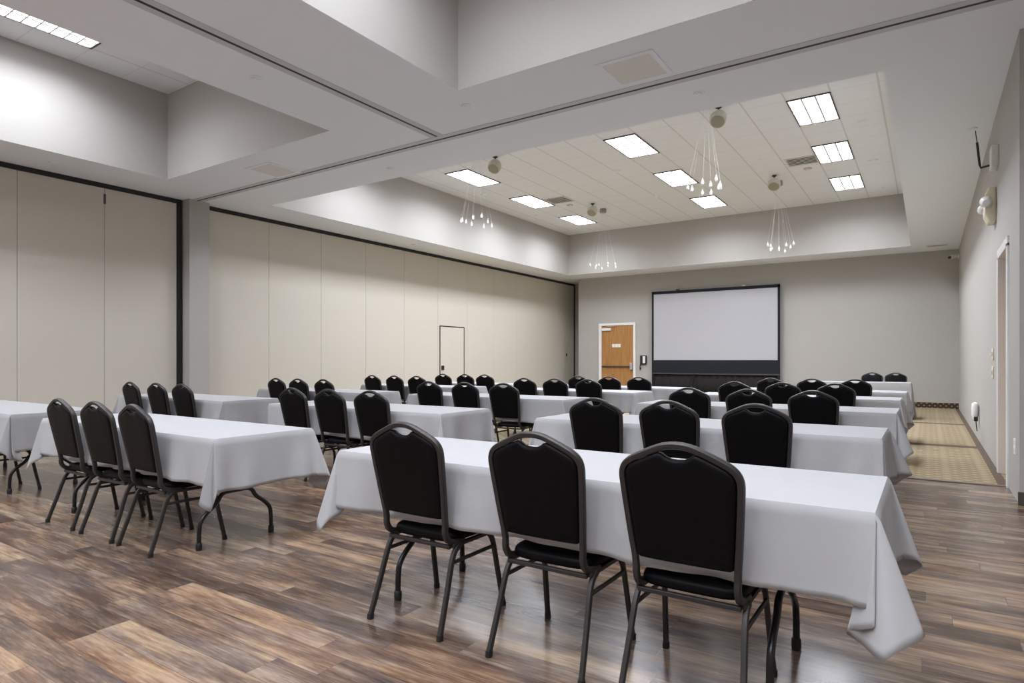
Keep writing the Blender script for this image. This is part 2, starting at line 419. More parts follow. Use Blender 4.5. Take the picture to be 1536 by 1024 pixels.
# ------------------------------------------------------------------ chair
def yb(z): return .08 - (max(z, .5) - .5) * .196
HALF = [(0, .952), (.03, .950), (.06, .943), (.10, .927), (.15, .904), (.178, .889), (.197, .873), (.208, .853), (.212, .830), (.211, .80), (.205, .72), (.196, .61), (.188, .53), (.1855, .485)]
def pt(x, z, dy=0): return Vector((x, yb(z) + dy, z))
def make_chair():
    t = thing('banquet_chair', 'x', 'chair')
    tail = [Vector((.185, .079, .462)), Vector((.185, .086, .438)), Vector((.1855, .103, .417)), Vector((.187, .13, .404)), Vector((.189, .165, .398)), Vector((.190, .21, .396))]
    right = [pt(x, z) for x, z in HALF] + tail
    left = [Vector((-v.x, v.y, v.z)) for v in right]
    path = list(reversed(left)) + right[1:]
    bm = BM(); sweep(bm, smooth_path(path, 3), section(.025, .030, 10, 3.2), up=(0, .3, 1)); obj('back_frame', bm, M['chair_metal'], t, smooth=50)
    # padded back with scooped hand hold
    ph = [(0, .9015), (.024, .9035), (.042, .911), (.056, .9215), (.068, .9245), (.10, .9125), (.145, .8915), (.170, .879), (.186, .866), (.195, .850), (.1985, .83), (.1975, .80), (.1915, .72), (.1825, .61), (.177, .545), (.1745, .527), (.163, .519), (.10, .517)]
    outl = [(x, z) for x, z in ph] + [(-x, z) for x, z in reversed(ph[1:])]
    def inset(poly, d):
        n = len(poly); out = []
        for i in range(n):
            a, b, c = poly[i - 1], poly[i], poly[(i + 1) % n]
            e1 = Vector((b[0] - a[0], b[1] - a[1])).normalized(); e2 = Vector((c[0] - b[0], c[1] - b[1])).normalized()
            nn = Vector((e1.y + e2.y, -(e1.x + e2.x)))
            if nn.length < 1e-6: nn = Vector((e1.y, -e1.x))
            nn.normalize(); out.append((b[0] + nn.x * d, b[1] + nn.y * d))
        return out
    bm = BM(); rings = []
    for d, dy in ((.030, -.020), (.016, -.019), (.006, -.015), (0.0, -.007), (0.0, .010), (.004, .020), (.014, .030), (.030, .034)):
        rings.append([bm.verts.new((x, yb(z) + dy, z)) for x, z in inset(outl, d)])
    n = len(outl)
    for a, b in zip(rings, rings[1:]):
        for i in range(n): bm.faces.new((a[i], a[(i + 1) % n], b[(i + 1) % n], b[i]))
    bm.faces.new(rings[0]); bm.faces.new(rings[-1])
    bmesh.ops.triangulate(bm, faces=[f for f in bm.faces if len(f.verts) > 4])
    obj('backrest', bm, M['chair_vinyl'], t, smooth=60)
    # seat cushion
    bm = BM(); rings = []
    prof = [(.60, .398), (.93, .399), (.985, .404), (1.0, .413), (1.0, .426), (.985, .436), (.95, .443), (.80, .4475), (.4, .449)]
    N = 40
    for k, z in prof:
        r = []
        for i in range(N):
            a = 2 * PI * i / N; c, s = math.cos(a), math.sin(a); e = 5.5
            x = .205 * math.copysign(abs(c) ** (2 / e), c); y = .205 * math.copysign(abs(s) ** (2 / e), s)
            x *= (1.0 - .05 * (-y / .205 * .5 + .5))
            drop = .012 * max(0, y / .205 - .5) * 2
            r.append(bm.verts.new((x * k, .300 + y * k * .92, z - drop)))
        rings.append(r)
    for a, b in zip(rings, rings[1:]):
        for i in range(N): bm.faces.new((a[i], a[(i + 1) % N], b[(i + 1) % N], b[i]))
    bm.faces.new(list(reversed(rings[0]))); bm.faces.new(rings[-1])
    obj('seat', bm, M['chair_vinyl'], t, smooth=60)
    # seat frame
    bm = BM()
    for s in (-1, 1): box(bm, s * .192 - .011, s * .192 + .011, .12, .475, .378, .396)
    box(bm, -.19, .19, .100, .120, .376, .394); box(bm, -.19, .19, .455, .475, .378, .394)
    obj('seat_frame', bm, M['chair_metal'], t, bevel=.003)
    # legs: rear legs slant back, front legs slant forward
    for s in (-1, 1):
        for top, mid, foot in (((.199, .175, .388), (.201, .118, .345), (.218, .004, .018)), ((.199, .40, .388), (.203, .432, .34), (.220, .498, .018))):
            bm = BM()
            P = smooth_path([(s * top[0], top[1], top[2]), (s * mid[0], mid[1], mid[2]), (s * (mid[0] * .5 + foot[0] * .5), mid[1] * .5 + foot[1] * .5, mid[2] * .5 + foot[2] * .5), (s * foot[0], foot[1], foot[2])], 4)
            sweep(bm, P, section(.021, .026, 10, 4), up=(0, 1, 0))
            lg = obj('leg', bm, M['chair_metal'], t, smooth=40)
            d = (Vector((s * foot[0], foot[1], foot[2])) - P[-5]).normalized()
            bm = BM(); sweep(bm, [Vector((s * foot[0], foot[1], .026)) - Vector((d.x, d.y, 0)) * .003, Vector((s * foot[0], foot[1], .0)) + Vector((d.x, d.y, 0)) * .004], section(.027, .031, 10, 3), up=(0, 1, 0))
            obj('foot_cap', bm, M['rubber'], lg, smooth=40)
    for s in (-1, 1):
        bm = BM(); sweep(bm, [(s * .206, .104, .318), (s * .207, .447, .318)], section(.014, .018, 8, 3), up=(0, 0, 1)); obj('stretcher', bm, M['chair_metal'], t, smooth=40)
    return t
chair0 = make_chair(); chair_used = False
def place_chair(x, y, rz, label, group):
    """x, y: the point on the floor between the rear feet"""
    global chair_used
    if not chair_used:
        chair_used = True; chair0.location = (x, y, 0); chair0.rotation_euler = (0, 0, rz); chair0['label'] = label; chair0['group'] = group; return chair0
    return dup(chair0, (x, y, 0), rz, label, group)

# ------------------------------------------------------------------ folding table and cloth
ZT = .765
tables = {}
def make_table(L, D):
    """origin at the middle of the near long edge's floor line; extends +Y"""
    t = thing('folding_table', 'x', 'table')
    bm = BM(); box(bm, -L / 2 + .012, L / 2 - .012, .012, D - .012, ZT - .028, ZT - .004); obj('tabletop', bm, M['table_top'], t, bevel=.006)
    for s in (-1, 1):
        x = s * (L / 2 - .335); yc = D / 2
        for q in (-1, 1):
            bm = BM()
            P = smooth_path([(x, yc + q * .045, .352), (x, yc + q * .085, .350), (x, yc + q * .118, .332), (x, yc + q * .15, .285), (x, yc + q * .215, .235), (x, yc + q * .258, .185), (x, yc + q * .270, .12), (x, yc + q * .272, .012)], 4)
            sweep(bm, P, section(.029, .029, 10, 2), up=(1, 0, 0)); lg = obj('leg', bm, M['table_metal'], t, smooth=50)
            bm = BM(); lathe(bm, [(0, 0), (.019, 0), (.0205, .02), (.0195, .045), (.0147, .05)], 14, Matrix.Translation((x, yc + q * .272, 0))); obj('foot_cap', bm, M['rubber'], lg, smooth=50)
        bm = BM(); sweep(bm, [(x, yc, .345), (x, yc, .74)], section(.03, .03, 10, 2), up=(1, 0, 0)); obj('post', bm, M['table_metal'], t, smooth=50)
        bm = BM(); sweep(bm, [(x, yc - .075, .352), (x, yc + .075, .352)], section(.028, .028, 10, 2), up=(1, 0, 0)); obj('crossbar', bm, M['table_metal'], t, smooth=50)
        bm = BM(); sweep(bm, [(x, yc, .36), (x - s * .42, yc, .735)], section(.02, .02, 8, 2), up=(0, 1, 0)); obj('brace', bm, M['table_metal'], t, smooth=50)
    return t

def make_cloth(L, D, a_front, a_back, b, seed, loc, label, corner=None, group=None):
    """one draped rectangle: flat top, four hanging sides and a folded point at each corner"""
    rr = random.Random(seed); bm = BM()
    hx, RB = L / 2, .010
    sides = [  # start, tangent, outward, length, overhang
        (Vector((-hx, 0)), Vector((1, 0)), Vector((0, -1)), L, a_front),
        (Vector((hx, 0)), Vector((0, 1)), Vector((1, 0)), D, b),
        (Vector((hx, D)), Vector((-1, 0)), Vector((0, 1)), L, a_back),
        (Vector((-hx, D)), Vector((0, -1)), Vector((-1, 0)), D, b)]
    # paths of the hanging direction round a corner, as (along next side, along this side) offsets per unit drop
    PLEAT = [(0, 0, .14), (.2, .0, .18), (.34, -.01, .205), (.375, -.03, .16), (.41, -.10, .09), (.445, -.19, .035), (.475, -.22, .03), (.505, -.05, .08), (.535, .045, .20), (.62, .19, .25), (.71, .38, .17), (.78, .34, .10), (.87, .24, .05), (1, .14, 0)]
    FLAP = [(0, 0, .06), (.25, .02, .14), (.42, .02, .27), (.47, .035, .24), (.535, .05, .11), (.62, .055, .03), (.8, .06, .02), (1, .08, 0)]
    SCOOP = [(0, 0, .14), (.15, .02, .24), (.30, .06, .34), (.39, .16, .24), (.465, .22, .12), (.58, .20, .0), (.68, .08, -.12), (.77, .05, -.15), (.88, .08, -.06), (1, .10, 0)]
    def resampled(tmpl):
        lp = smooth_path([(x, y, q) for q, x, y in tmpl], 6)
        def at(tt):
            for p_, q_ in zip(lp, lp[1:]):
                if q_.z >= tt: return p_.lerp(q_, max(0, (tt - p_.z) / max(1e-6, q_.z - p_.z)))
            return lp[-1]
        return at
    NR = 14; columns = []; corners = []
    for ci in range(4):
        kind, k_ = (corner or {}).get(ci) or (rr.choice(['pleat', 'pleat_m', 'flap', 'flap_m', 'scoop', 'scoop_m']), rr.uniform(.85, 1.1))
        tm = {'p': PLEAT, 'f': FLAP, 's': SCOOP}[kind[0]]
        if kind.endswith('_m'): tm = [(1 - q, y, x) for q, x, y in reversed(tm)]
        jt = lambda i: rr.uniform(-.025, .025) if 0 < i < len(tm) - 1 else 0
        corners.append([(q, x * k_ + jt(i), y * k_ + jt(i)) for i, (q, x, y) in enumerate(tm)])
    f0 = .030 if a_front < .5 else .02
    for si, (st, tg, no, ln, ov) in enumerate(sides):
        n = max(18, int(ln / .045)); ph = [rr.uniform(0, 6.3) for _ in range(4)]
        fr = [rr.uniform(6, 9), rr.uniform(12, 17), rr.uniform(24, 32), rr.uniform(2, 3)]
        b0 = corners[si - 1][-1][1]; b1 = corners[si][0][2]
        for i in range(n + 1):
            u = i / n; e = st + tg * (ln * u); x = ln * u
            win = min(1, min(x, ln - x) / .12); win = win * win * (3 - 2 * win)
            ease = lambda q: (1 - min(1, q / .34)) ** 2
            fl = f0 + (b0 - f0) * ease(x) + (b1 - f0) * ease(ln - x)
            near = math.exp(-min(x, ln - x) / .3)
            rip = (.022 * math.sin(fr[0] * x + ph[0]) + .040 * math.sin(fr[1] * x + ph[1]) + .019 * math.sin(fr[2] * x + ph[2])) * (1 + .8 * near) * (.35 if ov > .5 else 1)
            colv = []
            for k in range(NR + 1):
                d = ov * k / NR
                if k == 0: colv.append((e.x, e.y, ZT)); continue
                off = RB * min(1, d / .02) + d * (fl + rip * win * min(1, .35 + d / ov))
                hem = .005 * math.sin(fr[3] * x * 1.7 + ph[3]) * win * k / NR
                colv.append((e.x + no.x * off, e.y + no.y * off, ZT - d * .985 + hem))
            columns.append((colv, k))
        st2, tg2, no2, ln2, ov2 = sides[(si + 1) % 4]
        cpt = st + tg * ln; m_ = 44; path_at = resampled(corners[si])
        for i in range(1, m_):
            tt = i / m_; phi = tt * PI / 2
            rmax = min(ov / max(1e-3, math.cos(phi)), ov2 / max(1e-3, math.sin(phi)))
            q = path_at(tt); h = tg * q.x + no * q.y
            ln_ = math.sqrt(h.length_squared * max(0, min(1, min(tt, 1 - tt) * 6)) + 1); base = no * (1 - tt) + tg * tt
            colv = []
            for k in range(NR + 1):
                d = rmax * k / NR; dd = d / ln_; bo = RB * min(1, d / .02)
                if k == 0: colv.append((cpt.x, cpt.y, ZT))
                else: colv.append((cpt.x + h.x * dd + base.x * bo, cpt.y + h.y * dd + base.y * bo, ZT - dd * .985))
            columns.append((colv, k))
    cols = [c for c, _ in columns]; n = len(cols); V = []
    cache = {}
    for c in cols:
        r = []
        for k, p_ in enumerate(c):
            key = (round(p_[0], 5), round(p_[1], 5), round(p_[2], 5)) if k == 0 else None
            if key is not None and key in cache: r.append(cache[key]); continue
            v = bm.verts.new(p_)
            if key is not None: cache[key] = v
            r.append(v)
        V.append(r)
    for i in range(n):
        A, B = V[i], V[(i + 1) % n]
        for k in range(NR):
            f = []
            for v in (A[k], A[k + 1], B[k + 1], B[k]):
                if v not in f: f.append(v)
            if len(f) >= 3: bm.faces.new(f)
    edge = []
    for r in V:
        if not edge or edge[-1] is not r[0]: edge.append(r[0])
    if edge[0] is edge[-1]: edge.pop()
    bm.faces.new(edge)
    o = obj('tablecloth', bm, M['cloth'], None, smooth=55)
    o.location = loc
    s = o.modifiers.new('thickness', 'SOLIDIFY'); s.thickness = .0025; s.offset = -1
    return tag(o, label, 'tablecloth', group)

COLN = {'R': 'right column', 'M': 'middle column', 'L': 'left column by the beige wall'}
ROWN = ['nearest', 'second nearest', 'third nearest', 'fourth nearest', 'farthest']
NEAR = {'R': [2.30, 4.50, 6.69, 8.88, 10.96], 'M': [2.20, 4.36, 6.66, 8.75, 10.38], 'L': [2.19, 4.28, 6.46, 8.72, 10.36]}
REND = {'R': [-.14, -.24, -.24, -.28, -.27], 'M': [-3.66, -3.66, -3.69, -3.64, -3.52], 'L': [-6.82, -6.92, -6.90, -6.86, -6.85]}
LEN = 2.50; DEP = .74
PXS = {  # centre X of each chair
 'R': [[-2.03, -1.325, -.73], [-2.126, -1.548, -.95], [-2.10, -1.50, -.912], [-2.18, -1.574, -.96], [-2.129, -1.521, -.92]],
 'M': [[-5.44, -4.86, -4.325], [-5.561, -4.989, -4.401], [-5.682, -5.064, -4.446], [-5.462, -4.895, -4.314], [-5.326, -4.72, -4.159]],
 'L': [[None, None, -7.40], [-8.808, -8.145, -7.553], [-8.737, -8.193, -7.594], [-8.911, -8.33, -7.766], [-8.518, -7.932, -7.432]]}
table0 = make_table(LEN, DEP); tbl_used = False
seed = 11
for cname in 'RML':
    for r in range(5):
        y = NEAR[cname][r]; xc = REND[cname][r] - LEN / 2
        tl = f'folding table under white cloth, {ROWN[r]} in {COLN[cname]}'
        if not tbl_used: table0.location = (xc, y, 0); table0['label'] = tl; table0['group'] = 'long folding tables'; tbl_used = True
        else: dup(table0, (xc, y, 0), 0, tl, 'long folding tables')
        seed += 1
        cor = {}
        if (cname, r) == ('R', 0): cor = {0: ('pleat', 1.0), 1: ('scoop', 1.0), 3: ('scoop', 1.0)}
        if (cname, r) == ('M', 0): cor = {0: ('flap', 1.0), 1: ('pleat_m', .9), 3: ('scoop', .95)}
        make_cloth(LEN, DEP, .300, .300, .335, seed, (xc, y, 0), f'white cloth draped over {ROWN[r]} table of {COLN[cname]}', cor, 'white long tablecloths')
        for k in range(3):
            x = PXS[cname][r][k]
            if x is None: continue
            yy = y - .153
            lab = f'black chair, {("left", "centre", "right")[k]} of three, {ROWN[r]} table of {COLN[cname]}'
            if (cname, r, k) == ('L', 0, 2): lab = 'black chair cropped by the left picture edge, only its legs showing'
            place_chair(x, yy, R_.uniform(-.035, .035) if (cname, r) != ('R', 0) else 0, lab, 'black banquet chairs')
# head table by the far wall, cloth to the floor, chairs behind it facing the room
HL = 1.95; HX = -.30 - HL / 2; HY = 15.58
ht = make_table(HL, DEP); ht.location = (HX, HY, 0); ht['label'] = 'folding table under the floor length cloth by the far wall'; ht['group'] = 'long folding tables'
make_cloth(HL, DEP, .72, .72, .735, 99, (HX, HY, 0), 'white floor length cloth on the head table near the far wall', {0: ('flap', .4), 1: ('flap', .4), 2: ('flap', .4), 3: ('flap', .4)})
place_chair(-1.09, 16.93, PI, 'black chair behind the head table facing the room, left of two', 'black banquet chairs')
place_chair(-.62, 16.92, PI + .05, 'black chair behind the head table facing the room, right of two', 'black banquet chairs')

# ------------------------------------------------------------------ projection screen
t = thing('projection_screen', 'large white projection screen with black border standing before the far wall', 'projection screen', (-5.56, 19.60, 0))
x0, x1 = -1.955, 1.955
bm = BM(); box(bm, x0 + .06, x1 - .045, .0, .012, 1.25, 3.40); obj('screen_surface', bm, M['screen_white'], t)
bm = BM(); box(bm, x0, x0 + .06, -.012, .03, .04, 3.475); box(bm, x1 - .06, x1, -.012, .03, .04, 3.475); box(bm, x0, x1, -.012, .03, 3.385, 3.475)
obj('border_frame', bm, M['screen_black'], t, label='black border frame')
bm = BM()
N = 60
for i in range(N):
    xa = x0 + .06 + (x1 - x0 - .12) * i / N; xb = x0 + .06 + (x1 - x0 - .12) * (i + 1) / N
    quad(bm, (xa, -.01, .84), (xb, -.01, .84), (xb, -.01, 1.25), (xa, -.01, 1.25))
    quad(bm, (xa, .005, .84), (xa, .005, 1.25), (xb, .005, 1.25), (xb, .005, .84))
bmesh.ops.remove_doubles(bm, verts=bm.verts, dist=1e-5)
obj('lower_mask', bm, M['screen_black'], t, label='wide black lower band')
bm = BM(); box(bm, x0, x1, -.018, .0, .80, .845); obj('weight_bar', bm, M['dark_metal'], t)
bm = BM(); P0 = []; N = 120
for j in range(2):
    for i in range(N + 1):
        xx = x0 + .06 + (x1 - x0 - .12) * i / N
        P0.append(bm.verts.new((xx, .03 + .012 * math.sin(i * .9), (.02, .80)[j])))
for i in range(N): bm.faces.new((P0[i], P0[i + 1], P0[N + 2 + i], P0[N + 1 + i]))
sk = obj('skirt', bm, M['skirt'], t, smooth=60, label='dark pleated skirt')
s = sk.modifiers.new('thickness', 'SOLIDIFY'); s.thickness = .004
for xx in (-.66,):
    bm = BM(); sweep(bm, [(xx + .10, -.02, .82), (xx, -.10, .02)], section(.05, .03, 8, 4), up=(1, 0, 0)); obj('stand_leg', bm, M['screen_black'], t, smooth=40)
for xx in (-1.1, .93):
    bm = BM(); box(bm, xx - .05, xx + .05, -.03, .05, 3.475, 3.52); obj('mount_clip', bm, M['dark_metal'] if xx < 0 else M['chrome'], t, bevel=.006)

# ------------------------------------------------------------------ far door
dx0, dx1 = -9.50, -8.17
bm = BM(); box(bm, dx0, dx0 + .11, YB - .05, YB, 0, 2.43); box(bm, dx1 - .06, dx1 + .02, YB - .05, YB, 0, 2.43); box(bm, dx0, dx1 + .02, YB - .05, YB, 2.43, 2.515)
struct('trim_7', bm, M['white_trim'], bevel=.006)
bm = BM(); box(bm, dx0 + .115, dx1 - .065, YB - .026, YB - .002, .01, 2.425); d2 = struct('door_2', bm, M['oak'])
bm = BM(); box(bm, dx0 + .12, dx1 - .12, YB - .075, YB - .030, 1.015, 1.055); obj('panic_bar', bm, M['dark_metal'], d2, bevel=.008, label='dark panic bar')
bm = BM(); box(bm, dx1 - .17, dx1 - .075, YB - .09, YB - .026, .93, 1.17); obj('latch_case', bm, M['chrome'], d2, bevel=.01, label='chrome latch case')
bm = BM(); box(bm, dx0 + .13, dx0 + .47, YB - .09, YB - .026, 2.26, 2.345); obj('door_closer', bm, M['white_plastic'], d2, bevel=.01, label='pale closer box')
bm = BM(); sweep(bm, [(dx0 + .30, YB - .06, 2.35), (dx0 + .30, YB - .06, 2.40), (dx0 + .62, YB - .058, 2.405)], section(.02, .02, 6, 3), up=(0, 1, 0)); obj('closer_arm', bm, M['chrome'], d2)
bm = BM()
for k in range(3): box(bm, -9.00 + k * .108, -9.00 + k * .108 + .098, YB - .032, YB - .026, 1.69, 1.80)
obj('door_sign', bm, M['white_plastic'], d2, label='small white sign')

# wall phone beside the far door
t = thing('wall_phone', 'black wall phone with white face between the oak door and the screen', 'phone', (-7.86, YB, 1.21))
bm = BM(); box(bm, -.12, .10, -.075, 0, -.10, .20); obj('body', bm, M['black_plastic'], t, bevel=.02)
bm = BM(); box(bm, -.02, .07, -.082, -.075, -.06, .17); obj('face_plate', bm, M['white_plastic'], t, bevel=.004, label='white face plate')
bm = BM(); sweep(bm, smooth_path([(-.10, -.04, -.08), (-.13, -.04, -.18), (-.12, -.04, -.28), (-.10, -.04, -.20)], 5), section(.028, .028, 8, 2), up=(0, 1, 0)); obj('cord', bm, M['rubber'], t, smooth=50)

# ------------------------------------------------------------------ right wall fittings
t = thing('emergency_wall_lamp', 'cream twin head emergency light above the side doorway', 'emergency light', (XR, 9.28, 2.86))
bm = BM()
prof = [(-.20, .0), (-.20, .07), (-.11, .11), (-.03, .11), (.03, .10), (.11, .11), (.20, .07), (.20, 0)]
fr = [bm.verts.new((-d, -.15, .20 + a)) for a, d in prof]; bk = [bm.verts.new((-d, .15, .20 + a)) for a, d in prof]
n = len(prof)
for i in range(n): bm.faces.new((fr[i], fr[(i + 1) % n], bk[(i + 1) % n], bk[i]))
bm.faces.new(fr); bm.faces.new(bk)
obj('housing', bm, M['cream'], t, bevel=.012)
for yy in (-.2, .2):
    bm = BM(); lathe(bm, [(0, -.05), (.035, -.048), (.06, .0), (.062, .03), (.055, .045), (0, .048)], 18, Matrix.Translation((-.10, yy, .22)) @ Matrix.Rotation(math.radians(-70 if yy < 0 else 250), 4, 'X'))
    obj('lamp_head', bm, M['white_plastic'], t, smooth=50, label='round clear lamp head')
t = thing('wall_mount_receiver', 'small grey wall box with black antenna high on the right wall', 'receiver', (XR, 8.95, 3.42))
bm = BM(); box(bm, -.07, 0, -.13, .13, 0, .24); obj('housing', bm, M['vent'], t, bevel=.01)
bm = BM(); sweep(bm, [(-.07, .1, .07), (-.15, .12, .06), (-.16, .12, .10), (-.185, .12, .36)], section(.026, .026, 8, 2), up=(0, 1, 0)); a = obj('antenna', bm, M['black_plastic'], t, smooth=50, label='black antenna')
bm = BM(); sweep(bm, [(-.185, .12, .36), (-.20, .12, .50)], section(.010, .010, 6, 2), up=(0, 1, 0)); obj('antenna_tip', bm, M['black_plastic'], a)
for zz, nm in ((1.10, 'lower'), (1.32, 'upper')):
    t = thing('light_switch', f'cream light switch plate by the side doorway, {nm} of two', 'switch', (XR, 9.55, zz), 0, 'light switches')
    bm = BM(); box(bm, -.012, 0, -.09, .09, -.065, .075); obj('plate', bm, M['cream'], t, bevel=.004)
    for q in (-.045, .045):
        bm = BM(); box(bm, -.026, -.012, q - .012, q + .012, -.02, .03); obj('toggle', bm, M['cream'], t, bevel=.003)
t = thing('wall_outlet', 'white wall outlet low on the right wall near its corner', 'outlet', (XR, 7.25, .40))
bm = BM(); box(bm, -.010, 0, -.05, .05, 0, .14); obj('plate', bm, M['white_plastic'], t, bevel=.003)
for zz in (.035, .105):
    bm = BM(); box(bm, -.014, -.010, -.02, .02, zz - .018, zz + .018); obj('receptacle', bm, M['cream'], t)
t = thing('plug_in_device', 'white plug in unit with black plug low on the right wall', 'plug-in', (XR, 12.1, .34))
bm = BM(); lathe(bm, [(0, 0), (.06, .0), (.085, .06), (.09, .16), (.075, .24), (0, .26)], 18, Matrix.Translation((-.05, 0, 0)) @ Matrix.Diagonal((.55, 1, 1, 1))); obj('housing', bm, M['white_plastic'], t, smooth=60)
bm = BM(); box(bm, -.07, -.02, -.12, -.05, -.03, .04); pl = obj('plug', bm, M['black_plastic'], t, bevel=.008, label='black plug')
bm = BM(); sweep(bm, smooth_path([(-.045, -.10, -.02), (-.04, -.13, -.10), (-.03, -.12, -.18)], 4), section(.014, .014, 6, 2), up=(1, 0, 0)); obj('cord', bm, M['rubber'], pl)
t = thing('security_camera', 'small white security camera high in the far right corner', 'security camera', (XR, 19.35, 3.86))
bm = BM(); box(bm, -.03, 0, -.06, .06, -.06, .06); obj('mount', bm, M['white_plastic'], t, bevel=.008)
bm = BM(); sweep(bm, [(-.02, 0, .0), (-.14, -.02, .01)], section(.03, .03, 8, 2), up=(0, 0, 1)); obj('arm', bm, M['white_plastic'], t, smooth=50)
bm = BM(); sweep(bm, [(-.08, .05, .02), (-.20, -.14, -.03)], section(.09, .09, 14, 2), up=(0, 0, 1)); b = obj('camera_body', bm, M['white_plastic'], t, smooth=50)
bm = BM(); sweep(bm, [(-.20, -.14, -.03), (-.212, -.158, -.035)], section(.075, .075, 14, 2), up=(0, 0, 1)); obj('lens', bm, M['black_plastic'], b)

# ------------------------------------------------------------------ recessed lights
LW, LL = .61, 1.24
def make_troffer():
    t = thing('ceiling_light', 'x', 'ceiling light')
    bm = BM(); w, l = LW / 2 + .02, LL / 2 + .03
    for q in ((-w, -w + .02, -l, l), (w - .02, w, -l, l), (-w + .02, w - .02, -l, -l + .03), (-w + .02, w - .02, l - .03, l)): box(bm, q[0], q[1], q[2], q[3], -.016, -.0005)
    obj('frame', bm, M['dark_metal'], t)
    bm = BM(); box(bm, -LW / 2, LW / 2, -LL / 2, LL / 2, -.004, -.001); obj('lens', bm, M['lens'], t)
    bm = BM()
    for k in range(1, 3): x = -LW / 2 + LW * k / 3; box(bm, x - .016, x + .016, -LL / 2, LL / 2, -.016, -.0055)
    for k in range(1, 8): y = -LL / 2 + LL * k / 8; box(bm, -LW / 2, LW / 2, y - .010, y + .010, -.013, -.0055)
    obj('louver', bm, M['louver'], t)
    return t
LIGHTS = []
for cx, cn in ((-1.60, 'right'), (-4.855, 'middle'), (-8.765, 'left')):
    for cy, rn in ((9.0, 'hidden nearest'), (11.6, 'nearest in view'), (14.2, 'second'), (16.8, 'farthest')):  # nearest row, hidden by the soffit, is added to help light the room
        LIGHTS.append((cx, cy, f'bright louvered light panel, {rn} in the {cn} line over the far tray'))
for cx, cn in ((-9.09, 'outer'), (-7.14, 'inner')):
    for cy, rn in ((3.27, 'first'), (.67, 'second'), (-1.93, 'third'), (-4.53, 'fourth')):  # only the outer first is seen; the other panels are added for light
        if (cn, rn) == ('inner', 'first'): continue
        LIGHTS.append((cx, cy, 'bright light panel cropped by the top left picture corner' if (cn, rn) == ('outer', 'first') else f'unseen louvered light panel, {rn} of the {cn} line in the near left tray'))
for cx, cn in ((-3.22, 'left'), (-1.27, 'middle'), (.68, 'right')):
    for cy, rn in ((3.27, 'first'), (.67, 'second'), (-1.93, 'third'), (-4.53, 'fourth')):  # all out of view; rows past the first added to light the near half
        if (cn, rn) == ('right', 'first'): continue
        LIGHTS.append((cx, cy, f'unseen louvered light panel, {rn} of the {cn} line in the near right tray'))
tf = make_troffer()
LP_FAR, LP_NEAR, LP_LEFT = 94.0, 62.0, 72.0
for i, (x, y, lab) in enumerate(LIGHTS):
    if i == 0: tf.location = (x, y, C); tf['label'] = lab; tf['group'] = 'louvered ceiling lights'
    else: dup(tf, (x, y, C), 0, lab, 'louvered ceiling lights')
    ld = bpy.data.lights.new('tube_light', 'AREA'); ld.shape = 'RECTANGLE'; ld.size = LW - .02; ld.size_y = LL - .02
    ld.energy = LP_FAR if y > 7 else LP_LEFT if x < -5 else LP_NEAR; ld.color = (.94, .985, 1.085); ld.spread = math.radians(152)
    lo = bpy.data.objects.new('tube_light', ld); COL.objects.link(lo); lo.location = (x, y, C - .0046)

# ------------------------------------------------------------------ speakers
def speaker(x, y, label):
    t = thing('pendant_speaker', label, 'speaker', (x, y, C), 0, 'ball shaped ceiling speakers')
    bm = BM(); lathe(bm, [(0, 0), (.05, 0), (.05, -.02), (.016, -.03), (.016, -.09), (0, -.09)], 14); obj('bracket', bm, M['dark_metal'], t, smooth=40)
    T = Matrix.Translation((0, -.02, -.205)) @ Matrix.Rotation(math.radians(-38), 4, 'X')
    bm = BM(); lathe(bm, [(0, .145), (.05, .138), (.095, .112), (.125, .07), (.138, .02), (.138, -.03), (.132, -.07), (.125, -.085), (.116, -.08), (0, -.08)], 26, T); sh = obj('shell', bm, M['speaker'], t, smooth=50)
    bm = BM(); lathe(bm, [(0, -.088), (.06, -.0875), (.112, -.082), (.114, -.076), (0, -.076)], 26, T); obj('grille', bm, M['olive'], sh, smooth=50, label='olive grille')
speaker(-7.46, 10.62, 'cream ball speaker, nearest on the left side of the far tray')
speaker(-2.90, 10.58, 'cream ball speaker, nearest on the right side of the far tray')
speaker(-2.92, 15.22, 'cream ball speaker beside the far right wire pendant')
speaker(-7.51, 15.24, 'cream ball speaker beside the far left wire pendant')

# ------------------------------------------------------------------ wire pendants
def pendant(x, y, zd, label, sd, n=10, rad=.36):
    rr = random.Random(sd)
    t = thing('wire_pendant', label, 'pendant light', (x, y, C), 0, 'wire pendants with glass drops')
    bm = BM(); lathe(bm, [(0, 0), (.085, 0), (.09, -.01), (.09, -.10), (.082, -.11), (0, -.11)], 20); obj('canopy', bm, M['canopy'], t, smooth=40)
    for k in range(n):
        a = 2 * PI * (k + rr.uniform(-.25, .25)) / n; r = rad * rr.uniform(.55, 1.0); z = zd - C + rr.uniform(-.07, .09)
        px, py = r * math.cos(a), r * math.sin(a)
        bm = BM(); sweep(bm, [(px * .12, py * .12, -.105), (px * .6, py * .6, -.105 + (z + .105) * .55), (px, py, z + .05)], section(.0024, .0024, 5, 2), up=(1, 0, 0)); w = obj('wire', bm, M['wire'], t)
        bm = BM(); lathe(bm, [(0, .05), (.006, .045), (.009, .03), (.018, .005), (.025, -.02), (.023, -.042), (.012, -.055), (0, -.058)], 12, Matrix.Translation((px, py, z))); g = obj('glass_drop', bm, M['glass'], w, smooth=60)
        bm = BM(); lathe(bm, [(0, .012), (.008, .01), (.011, -.006), (.008, -.022), (0, -.025)], 10, Matrix.Translation((px, py, z - .01))); b_ = obj('bulb', bm, M['bulb'], w, smooth=60)
pendant(-2.93, 15.75, 3.92, 'wire pendant with glass drops at the far right of the tray', 1)
pendant(-7.54, 15.95, 3.90, 'wire pendant with glass drops at the far left of the tray', 2, 9)
